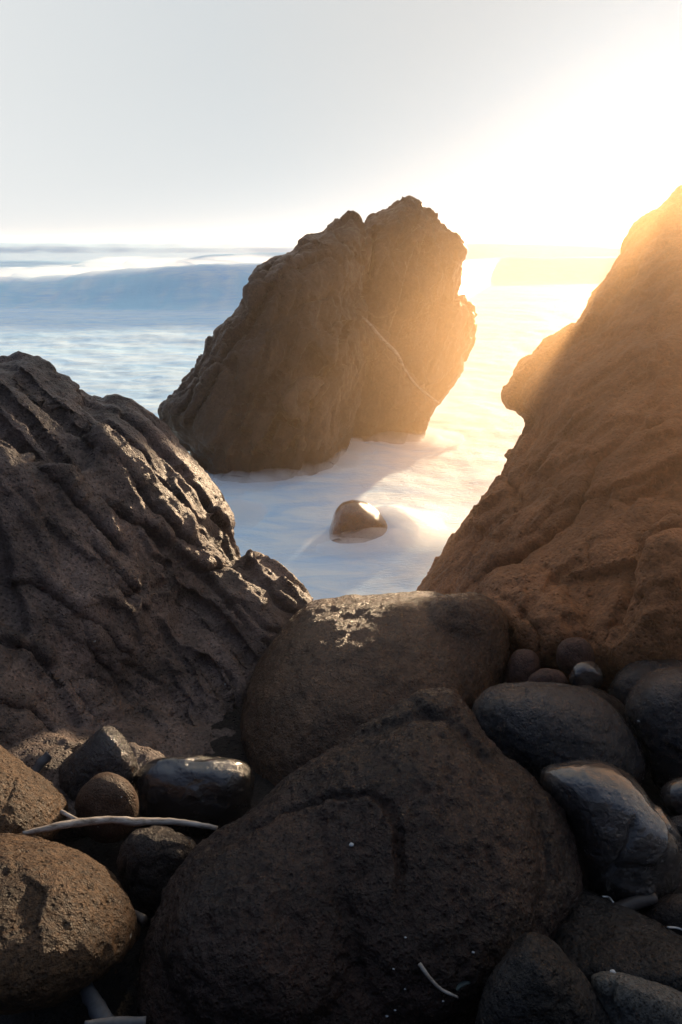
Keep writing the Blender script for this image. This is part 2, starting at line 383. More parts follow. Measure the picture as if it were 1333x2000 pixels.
# ------------------------------------------------------------------ ground: shore bed running down under the sea, plus an unseen bank added behind the camera to block sky light
gx = np.linspace(-22, 22, 300); gy = np.r_[np.linspace(-22, 12, 340), [20, 60, 400, 16000]]
GY, GX = np.meshgrid(gy, gx, indexing='ij'); GX = GX * (1 + np.clip(GY - 12, 0, 1e9) * .08)
GZ = np.interp(GY, [-22, -7, -3.5, -1, 1.5, 4, 6, 8, 12, 20], [6.0, 5.6, 3.4, 1.7, .75, .35, -.25, -.7, -1.2, -2.0])
GZ = GZ + .10 * fbm(np.c_[GX.ravel(), GY.ravel(), 0 * GX.ravel()] * 1.6, 5).reshape(GX.shape) * (GY < 12)
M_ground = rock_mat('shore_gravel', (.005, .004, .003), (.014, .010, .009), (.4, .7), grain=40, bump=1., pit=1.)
put('ground', grid_mesh('ground', GX, GY, GZ), M_ground, kind='structure', origin=(0, 0, 0))

# ------------------------------------------------------------------ sea stack
SC_all = [(310,800),(318,785),(335,782),(350,772),(380,735),(405,700),(412,680),(425,660),(420,648),(440,632),(455,600),(470,575),(495,545),(520,520),(550,498),(572,490),(585,470),(597,458),(625,450),(643,434),(655,442),(668,432),(685,414),(700,415),(706,432),(716,440)]
lobeL = SC_all + [(728,480),(722,560),(712,620),(716,680),(700,760),(690,850),(672,900),(650,960),(600,1080),(470,1120),(425,980),(400,920),(340,850),(312,825)]
lobeR = [(640,560),(660,470),(716,440),(725,420),(760,410),(785,392),(795,382),(806,382),(818,395),(823,410),(835,404),(858,420),(880,447),(905,468),(911,490),(900,515),(897,550),(895,575),(905,595),(922,610),(928,640),(922,670),(905,700),(908,720),(895,750),(870,780),(850,800),(838,830),(828,858),(815,900),(800,980),(640,980),(600,800)]
fin = [(600,620),(690,585),(706,616),(725,635),(748,660),(772,690),(786,716),(805,742),(830,765),(860,788),(852,805),(838,832),(830,860),(812,910),(780,960),(690,960),(620,860)]
stack_b = [solid(lobeL, [(330,830,11.6),(700,440,12.4),(650,900,12.2),(450,1000,11.2)], 1.05, 1.3, N=160, it=0),
           solid(lobeR, [(700,450,13.3),(900,600,13.75),(820,850,13.3),(640,900,13.4)], .62, 1.4, N=160, it=0),
           solid(fin, [(700,600,12.45),(860,790,12.75),(700,900,12.75)], .30, .5, N=80, it=0)]
def z65(pts, ox, oy, f): return [(ox + a / f, oy + b / f) for a, b in pts]
K = 1333 / 680.
sf = []
for pts, wd, dp, lf in [
    ([(850,170),(880,220),(865,400),(845,480),(830,515)], 7, .16, .0),
    ([(600,290),(520,330),(470,400),(440,480),(400,560),(330,640)], 6, .10, .06),
    ([(700,290),(620,330),(560,360)], 5, .05, .04),
    ([(860,540),(790,560),(755,620),(700,760),(640,850),(560,870),(500,930),(450,1040),(405,1160)], 6, .13, .08),
    ([(560,700),(470,800),(420,900),(370,1010),(330,1100)], 5, .10, .06),
    ([(300,740),(230,830),(190,900),(160,960)], 5, .08, .05),
    ([(720,780),(640,900),(590,1000),(520,1120)], 5, .09, .06),
    ([(380,560),(300,700),(200,820),(120,930)], 5, .08, .05),
    ([(280,870),(420,880),(520,900),(640,960)], 4, .05, .03),
    ([(880,640),(870,760),(830,830),(790,900)], 5, .07, .06),
    ([(540,540),(620,470),(720,440),(760,520)], 4, .05, .03),
    ([(620,800),(650,900),(620,1000),(600,1100)], 4, .05, .04),
    ([(1000,420),(1080,480),(1140,460),(1200,480)], 5, .06, .03),
    ([(960,650),(1020,560),(1100,500)], 5, .05, .03),
    ([(1000,640),(1010,800),(990,950)], 4, .06, .03),
    ([(720,180),(760,250),(820,300),(860,330)], 5, .07, .04)]:
    sf.append((z65(pts, 280, 350, K), wd * .8, dp * 1.3, lf * 1.3, 1, 22))
rock('sea_stack', 'tall leaning jagged brown sea rock standing in the foaming water', 'sea stack', stack_b, .028, M_stack,
     [('fbm', .07, .9), ('chip', .10, 1.0), ('chip', .07, 2.2), ('chip', .035, 5.0), ('chip', .014, 11), ('grain', .010, 9)], sf, rel=2, dirn=(.35, .2, .9), stretch=2.2)

# small boulder in the surf
sb = [(632,1100),(638,1055),(646,1012),(658,986),(680,972),(704,973),(728,985),(760,1012),(800,1045),(800,1085),(720,1130),(650,1125)]
rock('boulder', 'small smooth wet boulder half sunk in the foaming water of the cove', 'boulder', [solid(sb, [(700,1030,8.75)], .38, .4)], .018, M_surf,
     [('fbm', .03, 1.6), ('fbm', .006, 6)], rel=6)

# ------------------------------------------------------------------ big ridged rock on the left
LR = [(-300,640),(-120,672),(0,693),(45,692),(75,700),(100,715),(130,740),(155,755),(175,775),(205,790),(215,778),(235,780),(258,795),(290,815),(320,840),(345,868),(375,895),(405,925),(430,950),(445,985),(458,1010),(458,1045),(463,1075),(480,1120),(490,1200),(500,1340),(470,1420),(450,1520),(300,1580),(150,1600),(0,1600),(-300,1600)]
LR2 = [(300,1150),(380,1100),(440,1090),(480,1088),(510,1092),(540,1105),(575,1130),(612,1172),(620,1210),(600,1260),(540,1330),(520,1420),(430,1480),(300,1450),(260,1300)]
LR3 = [(-300,1060),(-60,1075),(30,1052),(80,1045),(165,1053),(215,1068),(262,1098),(300,1128),(360,1140),(420,1185),(480,1250),(512,1300),(500,1400),(460,1500),(380,1560),(100,1580),(-300,1580)]
LR4 = [(-320,1120),(-60,1110),(0,1088),(40,1112),(100,1170),(165,1235),(215,1300),(270,1380),(310,1460),(300,1560),(100,1600),(-320,1600)]
left_b = [solid([(-300,1330),(0,1330),(200,1345),(350,1360),(460,1370),(505,1420),(500,1560),(300,1640),(-300,1640)], [(0,1350,5.35),(400,1380,5.3),(0,1560,4.55),(400,1560,4.55)], .3, .5, N=60),
          solid(LR, [(0,693,6.2),(440,960,6.4),(300,1500,5.85),(0,1500,5.7)], .82, 1.2, N=100, it=0),
          solid(LR2, [(480,1090,6.0),(610,1175,5.9),(430,1450,5.4)], .42, .7, N=70),
          solid(LR3, [(60,1050,5.6),(420,1180,5.7),(300,1500,5.45),(0,1500,5.3)], .42, .6, N=80),
          solid(LR4, [(0,1090,5.3),(200,1300,5.3),(250,1500,5.2)], .34, .5, N=70)]
lf = []
for pts, wd, dp, lift, lw in [
    ([(-60,700),(0,757),(25,795),(55,815),(100,870),(165,950),(220,1000),(280,1030),(325,1065),(350,1090)], 7, .085, .06, 26),
    ([(-60,760),(0,825),(40,870),(95,930),(165,1000),(210,1050),(250,1090)], 8, .085, .06, 28),
    ([(65,735),(110,790),(165,850),(225,910),(280,975),(330,1030),(360,1050),(400,1080)], 6, .075, .05, 24),
    ([(135,745),(200,815),(280,890),(320,950),(370,1010),(425,1080)], 6, .05, .04, 22),
    ([(320,885),(380,945),(415,995),(450,1050)], 5, .05, .04, 18),
    ([(20,700),(60,730),(75,775),(120,800),(170,830),(190,870)], 5, .05, .04, 20),
    ([(225,790),(260,830),(300,865),(350,910)], 5, .05, .04, 18),
    ([(-20,1240),(60,1270),(130,1340),(210,1440)], 6, .06, .04, 26), ([(60,1120),(150,1200),(190,1290),(280,1380)], 5, .05, .03, 20), ([(300,1190),(360,1290),(400,1400)], 5, .05, .03, 22), ([(230,1290),(330,1340),(380,1430)], 5, .05, .03, 20), ([(-40,1360),(60,1390),(120,1460)], 6, .05, .03, 24),
    ([(170,1060),(200,1100),(250,1145),(280,1165)], 6, .07, .05, 22),
    ([(195,1145),(240,1165),(275,1158),(285,1120)], 5, .05, .03, 18),
    ([(-40,1150),(60,1140),(130,1180),(200,1230),(260,1290)], 6, .04, .03, 25),
    ([(340,1050),(350,1085),(395,1115),(440,1110),(465,1085)], 5, .06, .04, 18),
    ([(320,1135),(375,1165),(425,1205),(475,1260),(505,1300)], 6, .06, .05, 22),
    ([(290,1080),(330,1100),(340,1140),(300,1150)], 5, .05, .03, 14),
    ([(380,1100),(420,1150),(460,1200),(500,1240)], 5, .06, .05, 20),
    ([(465,1085),(510,1130),(550,1180),(575,1200)], 6, .06, .05, 20),
    ([(420,1180),(470,1180),(520,1225),(560,1240)], 4, .05, .03, 16),
    ([(350,1260),(400,1290),(440,1350),(450,1400)], 5, .05, .03, 20)]:
    lf.append((pts, wd * .85, dp * 1.0, lift * .9, -1, lw))
rock('rock_outcrop', 'big grooved grey and brown rock sloping down on the left of the cove', 'rock', left_b, .020, M_left,
     [('fbm', .05, 1.0), ('ridge', .004, 2.0), ('chip', .07, 1.7), ('chip', .035, 4.0), ('chip', .014, 9), ('fbm', .006, 8), ('grain', .007, 26)], lf, rel=2, dirn=(.62, -.25, -.62), stretch=3.2)

# ------------------------------------------------------------------ cliff on the right
CL = [(815,1158),(835,1135),(870,1080),(905,1030),(940,985),(965,950),(985,925),(1000,900),(1020,860),(1043,820),(1010,803),(985,790),(979,768),(995,745),(1010,720),(1030,703),(1045,702),(1060,695),(1090,665),(1115,640),(1135,630),(1150,600),(1180,545),(1210,495),(1225,460),(1240,435),(1265,420),(1290,412),(1300,395),(1325,375),(1345,372),(1362,380),(1385,430),(1430,540),(1520,700),(1700,850),(1800,1450),(1333,1450),(1100,1400),(950,1300),(860,1230)]
C2 = [(870,1250),(880,1160),(905,1105),(955,1050),(1000,1010),(1012,975),(1003,945),(1020,905),(1045,865),(1085,825),(1120,795),(1170,740),(1230,700),(1333,650),(1420,660),(1600,850),(1700,1300),(1300,1350),(1000,1300)]
C3 = [(935,1200),(940,1155),(975,1118),(1020,1092),(1085,1040),(1130,995),(1150,950),(1160,910),(1180,885),(1230,848),(1300,822),(1400,800),(1560,850),(1650,1100),(1600,1400),(1300,1380),(1180,1330),(1050,1300),(985,1260)]
C4 = [(1180,1320),(1200,1220),(1235,1130),(1245,1085),(1262,1045),(1300,1015),(1360,1000),(1500,1020),(1600,1150),(1600,1400),(1333,1370)]
C5 = [(938,1175),(945,1145),(965,1122),(1000,1108),(1050,1105),(1090,1125),(1130,1170),(1152,1220),(1140,1275),(1060,1300),(1000,1270),(955,1220)]
cliff_b = [solid(CL, [(990,760,8.3),(1300,450,9.2),(830,1150,7.1),(1200,1350,6.2)], 1.0, 1.3, N=210, it=0),
           solid(C2, [(1020,900,7.5),(1400,700,7.7),(900,1200,6.4),(1200,1300,5.9)], .72, .9, N=80),
           solid(C3, [(950,1150,6.1),(1200,880,6.9),(1100,1300,5.6)], .66, .9, N=80),
           solid(C4, [(1250,1080,5.6),(1300,1350,5.1)], .48, .6, N=60),
           solid(C5, [(945,1150,5.7),(1060,1300,5.3),(1140,1200,5.4)], .32, .6, N=50)]
cf = []
for pts, wd, dp, lift, lw in [
    ([(1310,826),(1230,860),(1165,905),(1150,950),(1130,995),(1085,1040),(1050,1065),(1020,1090),(975,1112),(940,1150)], 8, .11, .05, 26),
    ([(1245,1100),(1262,1050),(1333,1010)], 8, .09, .04, 22), ([(1245,1100),(1215,1170),(1190,1250)], 7, .06, .03, 22),
    ([(1012,985),(1003,945),(1030,900),(1050,865),(1085,830),(1140,785),(1210,745)], 8, .09, .05, 26),
    ([(1235,470),(1225,540),(1190,600),(1150,650)], 7, .05, .03, 20), ([(1333,540),(1290,600),(1260,680)], 6, .05, .03, 20),
    ([(940,1150),(1000,1180),(1050,1230),(1060,1280)], 6, .05, .02, 16),
    ([(985,925),(1000,960),(1012,985),(995,1005)], 6, .08, .04, 20),
    ([(860,1120),(920,1050),(960,1015),(1005,985)], 6, .05, .04, 20),
    ([(880,1130),(940,1060),(1000,1020)], 5, .04, .03, 14),
    ([(1333,700),(1250,720),(1200,760),(1150,800)], 8, .05, .05, 30),
    ([(1045,865),(1090,850),(1150,870),(1180,885)], 7, .04, .03, 20),
    ([(1180,970),(1230,985),(1280,960),(1320,920)], 8, .05, .04, 25),
    ([(1150,1050),(1155,1130),(1150,1220)], 5, .03, .02, 20),
    ([(1130,640),(1170,660),(1230,640)], 7, .04, .03, 20)]:
    cf.append((pts, wd, dp * .9, lift * 1.0, 1, lw))
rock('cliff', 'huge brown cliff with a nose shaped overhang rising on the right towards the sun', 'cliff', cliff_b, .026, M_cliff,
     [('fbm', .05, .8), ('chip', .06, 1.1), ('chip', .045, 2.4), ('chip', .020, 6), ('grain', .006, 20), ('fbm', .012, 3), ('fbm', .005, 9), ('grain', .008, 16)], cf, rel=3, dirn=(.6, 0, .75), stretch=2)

# ------------------------------------------------------------------ boulders of the shore
rock('boulder', 'large rounded brown boulder in front of the water, between the left rock and the cliff', 'boulder',
     [solid([(470,1400),(480,1355),(500,1315),(530,1260),(560,1225),(590,1190),(620,1172),(680,1163),(740,1158),(800,1153),(850,1157),(880,1160),(930,1170),(965,1190),(985,1220),(990,1260),(985,1320),(940,1390),(850,1450),(700,1540),(560,1600),(490,1560),(470,1450)], [(700,1160,5.42),(500,1500,4.85),(950,1350,5.05)], .62, .7),
      solid([(830,1190),(850,1158),(885,1154),(930,1157),(965,1172),(986,1200),(994,1240),(998,1290),(985,1350),(940,1400),(860,1400),(820,1280)], [(920,1160,5.35),(950,1380,4.9)], .32, .5)],
     .017, M_mid, [('fbm', .03, 1.3), ('fbm', .009, 6), ('grain', .006, 22)], [([(860,1155),(880,1200),(885,1260)], 14, .02, 0, 1, 10)], rel=5)

FB = [(385,1640),(430,1610),(470,1592),(500,1570),(560,1520),(620,1480),(670,1445),(720,1405),(760,1385),(800,1360),(830,1348),(870,1345),(900,1358),(925,1390),(945,1430),(975,1470),(1010,1500),(1050,1535),(1090,1570),(1112,1610),(1118,1650),(1138,1720),(1125,1780),(1060,1880),(990,1990),(900,2100),(600,2150),(300,2100),(265,1980),(275,1850),(295,1790),(320,1740),(350,1690)]
FB2 = [(330,1760),(380,1690),(430,1650),(500,1618),(560,1588),(620,1560),(670,1546),(720,1545),(755,1562),(775,1600),(785,1680),(780,1800),(740,1950),(600,2040),(400,2040),(310,1900)]
FB3 = [(560,1590),(620,1530),(700,1470),(760,1420),(800,1400),(850,1398),(900,1420),(950,1480),(1020,1530),(1050,1600),(1060,1720),(1030,1850),(950,1980),(800,2050),(640,1900)]
ffold = [([(400,1660),(480,1625),(570,1583),(650,1552),(720,1548),(757,1570),(776,1620),(782,1700),(775,1780)], 6, .022, .012, 1, 20),
         ([(600,1500),(700,1435),(780,1402),(830,1392),(870,1400),(930,1455),(1010,1520),(1050,1560)], 7, .015, .012, -1, 22),
         ([(1045,1545),(1065,1600),(1075,1680),(1070,1760)], 5, .02, .01, 1, 18),
         ([(800,1362),(812,1385),(850,1395),(905,1388)], 6, .015, 0, 1, 10),
         ([(640,1750),(700,1800),(690,1880)], 12, .012, 0, 1, 10)]
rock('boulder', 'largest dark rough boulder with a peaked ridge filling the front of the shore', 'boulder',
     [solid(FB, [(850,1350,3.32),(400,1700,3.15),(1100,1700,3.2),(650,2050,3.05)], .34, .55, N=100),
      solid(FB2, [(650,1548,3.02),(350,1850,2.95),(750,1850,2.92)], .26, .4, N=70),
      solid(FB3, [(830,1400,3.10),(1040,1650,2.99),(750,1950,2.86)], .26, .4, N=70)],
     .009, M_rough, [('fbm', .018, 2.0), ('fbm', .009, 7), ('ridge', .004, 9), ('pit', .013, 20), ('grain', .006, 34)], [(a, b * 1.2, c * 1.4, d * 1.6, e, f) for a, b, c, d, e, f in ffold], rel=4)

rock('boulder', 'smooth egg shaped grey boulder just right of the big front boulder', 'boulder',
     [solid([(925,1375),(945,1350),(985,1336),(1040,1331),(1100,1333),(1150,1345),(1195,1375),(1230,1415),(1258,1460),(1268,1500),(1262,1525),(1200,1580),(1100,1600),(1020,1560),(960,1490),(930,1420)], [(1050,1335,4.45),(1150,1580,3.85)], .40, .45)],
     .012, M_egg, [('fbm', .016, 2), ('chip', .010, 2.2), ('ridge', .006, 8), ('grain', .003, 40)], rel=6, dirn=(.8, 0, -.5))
rock('boulder', 'violet grey rounded boulder cut by the right edge beside the egg shaped one', 'boulder',
     [solid([(1215,1385),(1230,1350),(1255,1320),(1290,1303),(1330,1299),(1420,1310),(1490,1400),(1460,1540),(1330,1570),(1275,1540),(1260,1480),(1235,1430)], [(1330,1300,4.75),(1330,1540,4.2)], .38, .45)],
     .013, M_egg, [('fbm', .018, 2), ('chip', .012, 2.2), ('fbm', .006, 9), ('grain', .004, 40)], rel=6)
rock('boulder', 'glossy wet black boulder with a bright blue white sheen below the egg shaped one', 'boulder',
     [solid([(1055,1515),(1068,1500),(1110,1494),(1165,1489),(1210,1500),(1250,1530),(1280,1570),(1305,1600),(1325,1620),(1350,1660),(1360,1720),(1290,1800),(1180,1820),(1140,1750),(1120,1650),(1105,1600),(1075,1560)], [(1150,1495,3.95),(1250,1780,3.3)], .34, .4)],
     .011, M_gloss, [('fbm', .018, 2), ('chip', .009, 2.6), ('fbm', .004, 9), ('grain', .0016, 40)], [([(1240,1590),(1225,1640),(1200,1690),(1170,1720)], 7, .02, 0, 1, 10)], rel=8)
rock('boulder', 'small round dark boulder at the right edge above the glossy one', 'boulder',
     [solid([(1285,1560),(1295,1535),(1320,1522),(1370,1516),(1410,1560),(1380,1610),(1310,1602)], [(1340,1560,3.85)], .17)], .011, M_gloss, [('fbm', .01, 3)], rel=5)
rock('boulder', 'low violet stone at the right edge wedged under the small round boulder', 'boulder',
     [solid([(1300,1600),(1333,1588),(1410,1600),(1420,1690),(1350,1680),(1315,1640)], [(1350,1630,3.75)], .14)], .012, M_egg, [('fbm', .01, 3)], rel=5)
rock('boulder', 'long narrow dark boulder sloping down to the right edge', 'boulder',
     [solid([(1040,1850),(1052,1780),(1075,1738),(1110,1725),(1150,1735),(1200,1760),(1260,1790),(1310,1815),(1400,1870),(1440,1980),(1333,1960),(1250,1935),(1150,1930),(1080,1920)], [(1100,1730,3.45),(1350,1850,3.25),(1150,1930,3.12)], .22, .3)],
     .010, M_grey, [('fbm', .014, 3), ('ridge', .006, 8), ('grain', .003, 50), ('pit', .006, 26)], rel=4, dirn=(.8, 0, -.5))
rock('boulder', 'black boulder in deep shade at the right edge behind the long one', 'boulder',
     [solid([(1240,1810),(1290,1748),(1350,1738),(1430,1790),(1420,1880),(1310,1850)], [(1340,1790,3.55)], .16)], .013, M_dark, [('fbm', .012, 3), ('grain', .003, 30)], rel=4)
rock('boulder', 'pointed pitted dark boulder at the bottom right of the big front boulder', 'boulder',
     [solid([(900,2120),(935,1960),(975,1880),(1012,1828),(1035,1815),(1056,1825),(1076,1828),(1095,1850),(1135,1895),(1165,1940),(1190,1980),(1215,2030),(1240,2150),(1000,2180)], [(1040,1820,3.05),(1080,2100,2.45)], .24, .3)],
     .009, M_grey, [('fbm', .012, 3), ('ridge', .004, 10), ('grain', .003, 50), ('pit', .010, 28)], rel=4)
rock('boulder', 'pale grey flat topped pitted boulder in the bottom right corner', 'boulder',
     [solid([(1150,1910),(1170,1898),(1230,1900),(1300,1925),(1370,1950),(1440,2050),(1333,2130),(1220,2080),(1180,1985)], [(1230,1900,3.05),(1300,2080,2.65)], .17, .25)],
     .009, rock_mat('basalt_pale', (.06, .06, .055), (.14, .14, .13), (.3, .55), grain=100, bump=.8, pit=1.), [('fbm', .010, 3), ('grain', .003, 50), ('pit', .008, 30)],
     [([(1205,1903),(1195,1935),(1190,1960),(1215,2000)], 6, .03, 0, 1, 10)], rel=4)
# left group
rock('boulder', 'golden lit pitted boulder in the lower left below the grey branch', 'boulder',
     [solid([(-100,1660),(-30,1628),(30,1622),(80,1632),(130,1650),(180,1670),(220,1700),(250,1740),(270,1785),(268,1830),(240,1890),(150,1950),(50,1980),(-100,1970),(-160,1800)], [(50,1625,3.42),(50,1950,3.12),(260,1790,3.22)], .32, .4)],
     .009, M_brown, [('fbm', .014, 3), ('chip', .010, 4), ('ridge', .006, 7), ('pit', .016, 17), ('grain', .003, 50)], [([(130,1690),(180,1720),(230,1770)], 6, .012, 0, 1, 10)], rel=4)
rock('boulder', 'golden lit pitted boulder at the left edge above the grey branch', 'boulder',
     [solid([(-120,1400),(-40,1425),(0,1452),(40,1480),(90,1520),(125,1550),(138,1572),(130,1605),(100,1640),(40,1680),(-80,1680),(-160,1550)], [(0,1455,4.1),(0,1660,3.8),(130,1580,3.9)], .28, .35)],
     .010, M_brown, [('fbm', .012, 3), ('chip', .010, 4), ('pit', .016, 17), ('grain', .005, 40)], rel=4)
rock('boulder', 'grey peaked stone glinting gold behind the small round one on the left', 'boulder',
     [solid([(105,1520),(118,1488),(140,1468),(170,1445),(198,1420),(220,1417),(240,1435),(255,1460),(267,1490),(268,1530),(220,1600),(140,1600),(110,1560)], [(200,1420,4.5),(190,1580,4.05)], .22)],
     .012, M_egg, [('fbm', .014, 3), ('fbm', .005, 12), ('grain', .002, 40)], rel=4)
rock('boulder', 'small round brown stone with pale lichen specks resting behind the branch', 'boulder',
     [solid([(145,1570),(155,1540),(180,1515),(208,1504),(240,1512),(262,1535),(272,1565),(270,1605),(240,1645),(190,1650),(155,1620)], [(208,1575,3.85)], .17)],
     .010, M_lichen, [('fbm', .008, 4), ('fbm', .003, 14)], rel=6)
rock('boulder', 'dark flat topped wet rock with golden glints left of the centre', 'boulder',
     [solid([(262,1550),(268,1515),(280,1495),(310,1484),(370,1477),(440,1478),(487,1488),(500,1530),(490,1600),(440,1640),(340,1640),(280,1610)], [(370,1480,4.35),(380,1620,3.9)], .25)],
     .011, M_gloss, [('fbm', .012, 3), ('chip', .008, 4), ('fbm', .004, 12)], [([(280,1500),(340,1492),(420,1494),(485,1500)], 7, .0, .02, -1, 12)], rel=5)
rock('boulder', 'rough black rock in the shade right under the grey branch', 'boulder',
     [solid([(215,1700),(240,1640),(280,1618),(340,1622),(390,1650),(390,1720),(340,1800),(270,1800)], [(300,1625,3.65),(300,1790,3.3)], .18)],
     .010, M_dark, [('fbm', .014, 4), ('facet', .012, 9), ('grain', .003, 40)], rel=3)
# small stones at the cliff foot
for lab, mt, D, T, o in [
    ('smooth dark brown stone at the cliff foot next to the large rounded boulder', M_pink, 5.05, .14, [(985,1330),(995,1280),(1020,1262),(1050,1272),(1062,1300),(1050,1340),(1010,1360)]),
    ('reddish veined stone standing upright at the foot of the cliff', M_pink, 5.0, .14, [(1085,1290),(1090,1255),(1120,1243),(1150,1248),(1166,1280),(1160,1310),(1130,1325),(1095,1310)]),
    ('small black stone with a bright curved rim in front of the reddish one', M_gloss, 4.75, .13, [(1110,1320),(1120,1298),(1145,1291),(1170,1300),(1182,1325),(1170,1350),(1135,1355),(1112,1340)]),
    ('low reddish stone just behind the top of the egg shaped boulder', M_pink, 4.75, .13, [(1020,1345),(1035,1318),(1060,1303),(1090,1305),(1112,1325),(1118,1360),(1060,1370)]),
    ('flat dark stone behind the right shoulder of the egg shaped boulder', M_dark, 4.6, .15, [(1100,1360),(1125,1333),(1165,1338),(1205,1360),(1235,1400),(1200,1440),(1120,1420)]),
    ('broad dim violet stone between the cliff foot and the right edge boulder', M_egg, 4.95, .22, [(1180,1370),(1195,1320),(1240,1290),(1290,1282),(1370,1290),(1370,1360),(1230,1420)]),
    ('flat dark slab of stone tucked below the cliff at the right edge', M_dark, 5.2, .2, [(1200,1290),(1250,1262),(1333,1258),(1420,1280),(1400,1340),(1220,1330)])]:
    rock('stone', lab, 'stone', [solid(o, [(o[0][0], o[0][1], D)], T, N=40)], .013, mt, [('fbm', .012, 4), ('chip', .007, 5), ('grain', .003, 30)], rel=4)

# ------------------------------------------------------------------ driftwood and debris
m, nt, bs, L = mat_new('driftwood_grey'); M_wood = m
tc = N_(nt, 'ShaderNodeTexCoord'); mp = N_(nt, 'ShaderNodeMapping'); mp.inputs['Scale'].default_value = (6, 60, 60); L.new(tc.outputs['Object'], mp.inputs[0])
n1 = N_(nt, 'ShaderNodeTexNoise', Scale=1., Detail=6, Roughness=.7); L.new(mp.outputs[0], n1.inputs['Vector'])
r1 = ramp(nt, .35, .65, (.10, .075, .055, 1), (.42, .38, .34, 1)); L.new(n1.outputs[0], r1.inputs[0]); L.new(r1.outputs[0], bs.inputs['Base Color'])
bs.inputs['Roughness'].default_value = .65
bp = N_(nt, 'ShaderNodeBump', Strength=.6, Distance=.004); L.new(n1.outputs[0], bp.inputs['Height']); L.new(bp.outputs[0], bs.inputs['Normal'])
def plain(name, c, r=.6):
    m, nt, bs, L = mat_new(name)
    tc = N_(nt, 'ShaderNodeTexCoord'); n = N_(nt, 'ShaderNodeTexNoise', Scale=60., Detail=4); L.new(tc.outputs['Object'], n.inputs['Vector'])
    rp = ramp(nt, .3, .7, tuple(v * .6 for v in c) + (1,), c + (1,)); L.new(n.outputs[0], rp.inputs[0]); L.new(rp.outputs[0], bs.inputs['Base Color'])
    bs.inputs['Roughness'].default_value = r; return m
M_oldwood = plain('driftwood_dark', (.05, .055, .065)); M_moss = plain('log_dark', (.045, .035, .03)); M_shell = plain('shell_white', (.45, .47, .48)); M_leafm = plain('leaf_pale', (.55, .68, .62)); M_twig = plain('twig_brown', (.22, .17, .13)); M_palest = plain('pale_stone', (.5, .48, .42))

bpy.context.view_layer.update(); _dg = bpy.context.evaluated_depsgraph_get()
def surf(x, y, lift=.004):
    d = rays([(x, y)])[0]; hit, loc, nrm, *_ = sc.ray_cast(_dg, Vector(CAM), Vector(d))
    return (np.array(loc) + np.array(nrm) * lift, np.linalg.norm(np.array(loc) - CAM) - lift) if hit else (at(x, y, 3), 3.)
def tube(pts, rads, seg=12, sub=5, wob=.12):
    P = np.array(pts, float); n = len(P); t = np.linspace(0, n - 1, (n - 1) * sub + 1)
    def cr(A):
        i = np.clip(np.floor(t).astype(int), 0, n - 2); f = (t - i)[:, None]
        g = lambda k: A[np.clip(k, 0, n - 1)]
        p0, p1, p2, p3 = g(i - 1), g(i), g(i + 1), g(i + 2)
        return .5 * (2 * p1 + (p2 - p0) * f + (2 * p0 - 5 * p1 + 4 * p2 - p3) * f * f + (3 * p1 - p0 - 3 * p2 + p3) * f ** 3)
    Q = cr(P); Rr = cr(np.array(rads, float)[:, None])[:, 0]
    V = []; F = []
    T = np.gradient(Q, axis=0); T /= np.linalg.norm(T, axis=1)[:, None]
    a = np.cross(T, (0.1, 0.3, 1.)); a /= np.linalg.norm(a, axis=1)[:, None]; b = np.cross(T, a)
    for k in range(len(Q)):
        th = np.linspace(0, 2 * math.pi, seg, endpoint=False)
        ring = Q[k] + Rr[k] * (np.cos(th)[:, None] * a[k] + np.sin(th)[:, None] * b[k]); V.append(ring)
    V = np.concatenate(V); m_ = len(Q)
    V += (V - np.repeat(Q, seg, 0)) * (wob * 2 * perlin(V * 25))[:, None]
    for k in range(m_ - 1):
        for s in range(seg): F.append([k * seg + s, k * seg + (s + 1) % seg, (k + 1) * seg + (s + 1) % seg, (k + 1) * seg + s])
    F.append(list(range(seg))[::-1]); F.append([(m_ - 1) * seg + s for s in range(seg)])
    me = bpy.data.meshes.new('tube'); me.from_pydata(V.tolist(), [], F); me.validate(); smooth(me); return me

def empty(name, loc, label, cat, group=None):
    o = bpy.data.objects.new(name, None); C.objects.link(o); o.location = loc; o['label'] = label; o['category'] = cat
    if group: o['group'] = group
    return o
def limb(name, pix, rads, mat, root):
    me = tube([at(*p) for p in pix], rads)
    set_co(me, get_co(me) - np.array(root.location)); me.name = name
    ob = bpy.data.objects.new(name, me); C.objects.link(ob); me.materials.append(mat); ob.parent = root; return ob
br = empty('driftwood_branch', at(215,1603,3.45), 'long thin grey branch lying across the gap between the left boulders and the front boulder', 'driftwood')
limb('stem', [(45,1628,3.42),(110,1614,3.42),(165,1606,3.43),(220,1601,3.44),(265,1605,3.44),(320,1604,3.44),(370,1608,3.42),(425,1618,3.38)], [.009,.014,.017,.015,.018,.015,.013,.010], M_wood, br)
limb('side_twig', [(156,1606,3.43),(140,1596,3.46),(120,1585,3.50)], [.010,.009,.008], M_wood, br)
bs_ = empty('driftwood_branch', at(780,700,12.1), 'thin pale driftwood stick leaning diagonally across the face of the sea stack', 'driftwood')
limb('stem', [(702,615,12.0),(722,632,12.0),(745,660,12.05),(775,690,12.1),(792,722,12.15),(812,750,12.2),(835,770,12.3),(859,788,12.4)], [.012,.022,.026,.028,.018,.018,.018,.014], M_wood, bs_)
st = empty('driftwood_stub', at(90,1485,4.3), 'short broken stick poking up behind the left edge boulder', 'driftwood')
limb('stick', [(60,1520,4.3),(80,1492,4.3),(98,1474,4.3)], [.026,.026,.028], M_oldwood, st)
lg = empty('driftwood_log', at(200,1960,2.75), 'bluish grey piece of driftwood standing in the dark at the bottom left', 'driftwood')
limb('trunk', [(150,1895,3.12),(172,1935,3.04),(197,1980,2.96),(225,2040,2.88)], [.020,.025,.029,.032], M_oldwood, lg)
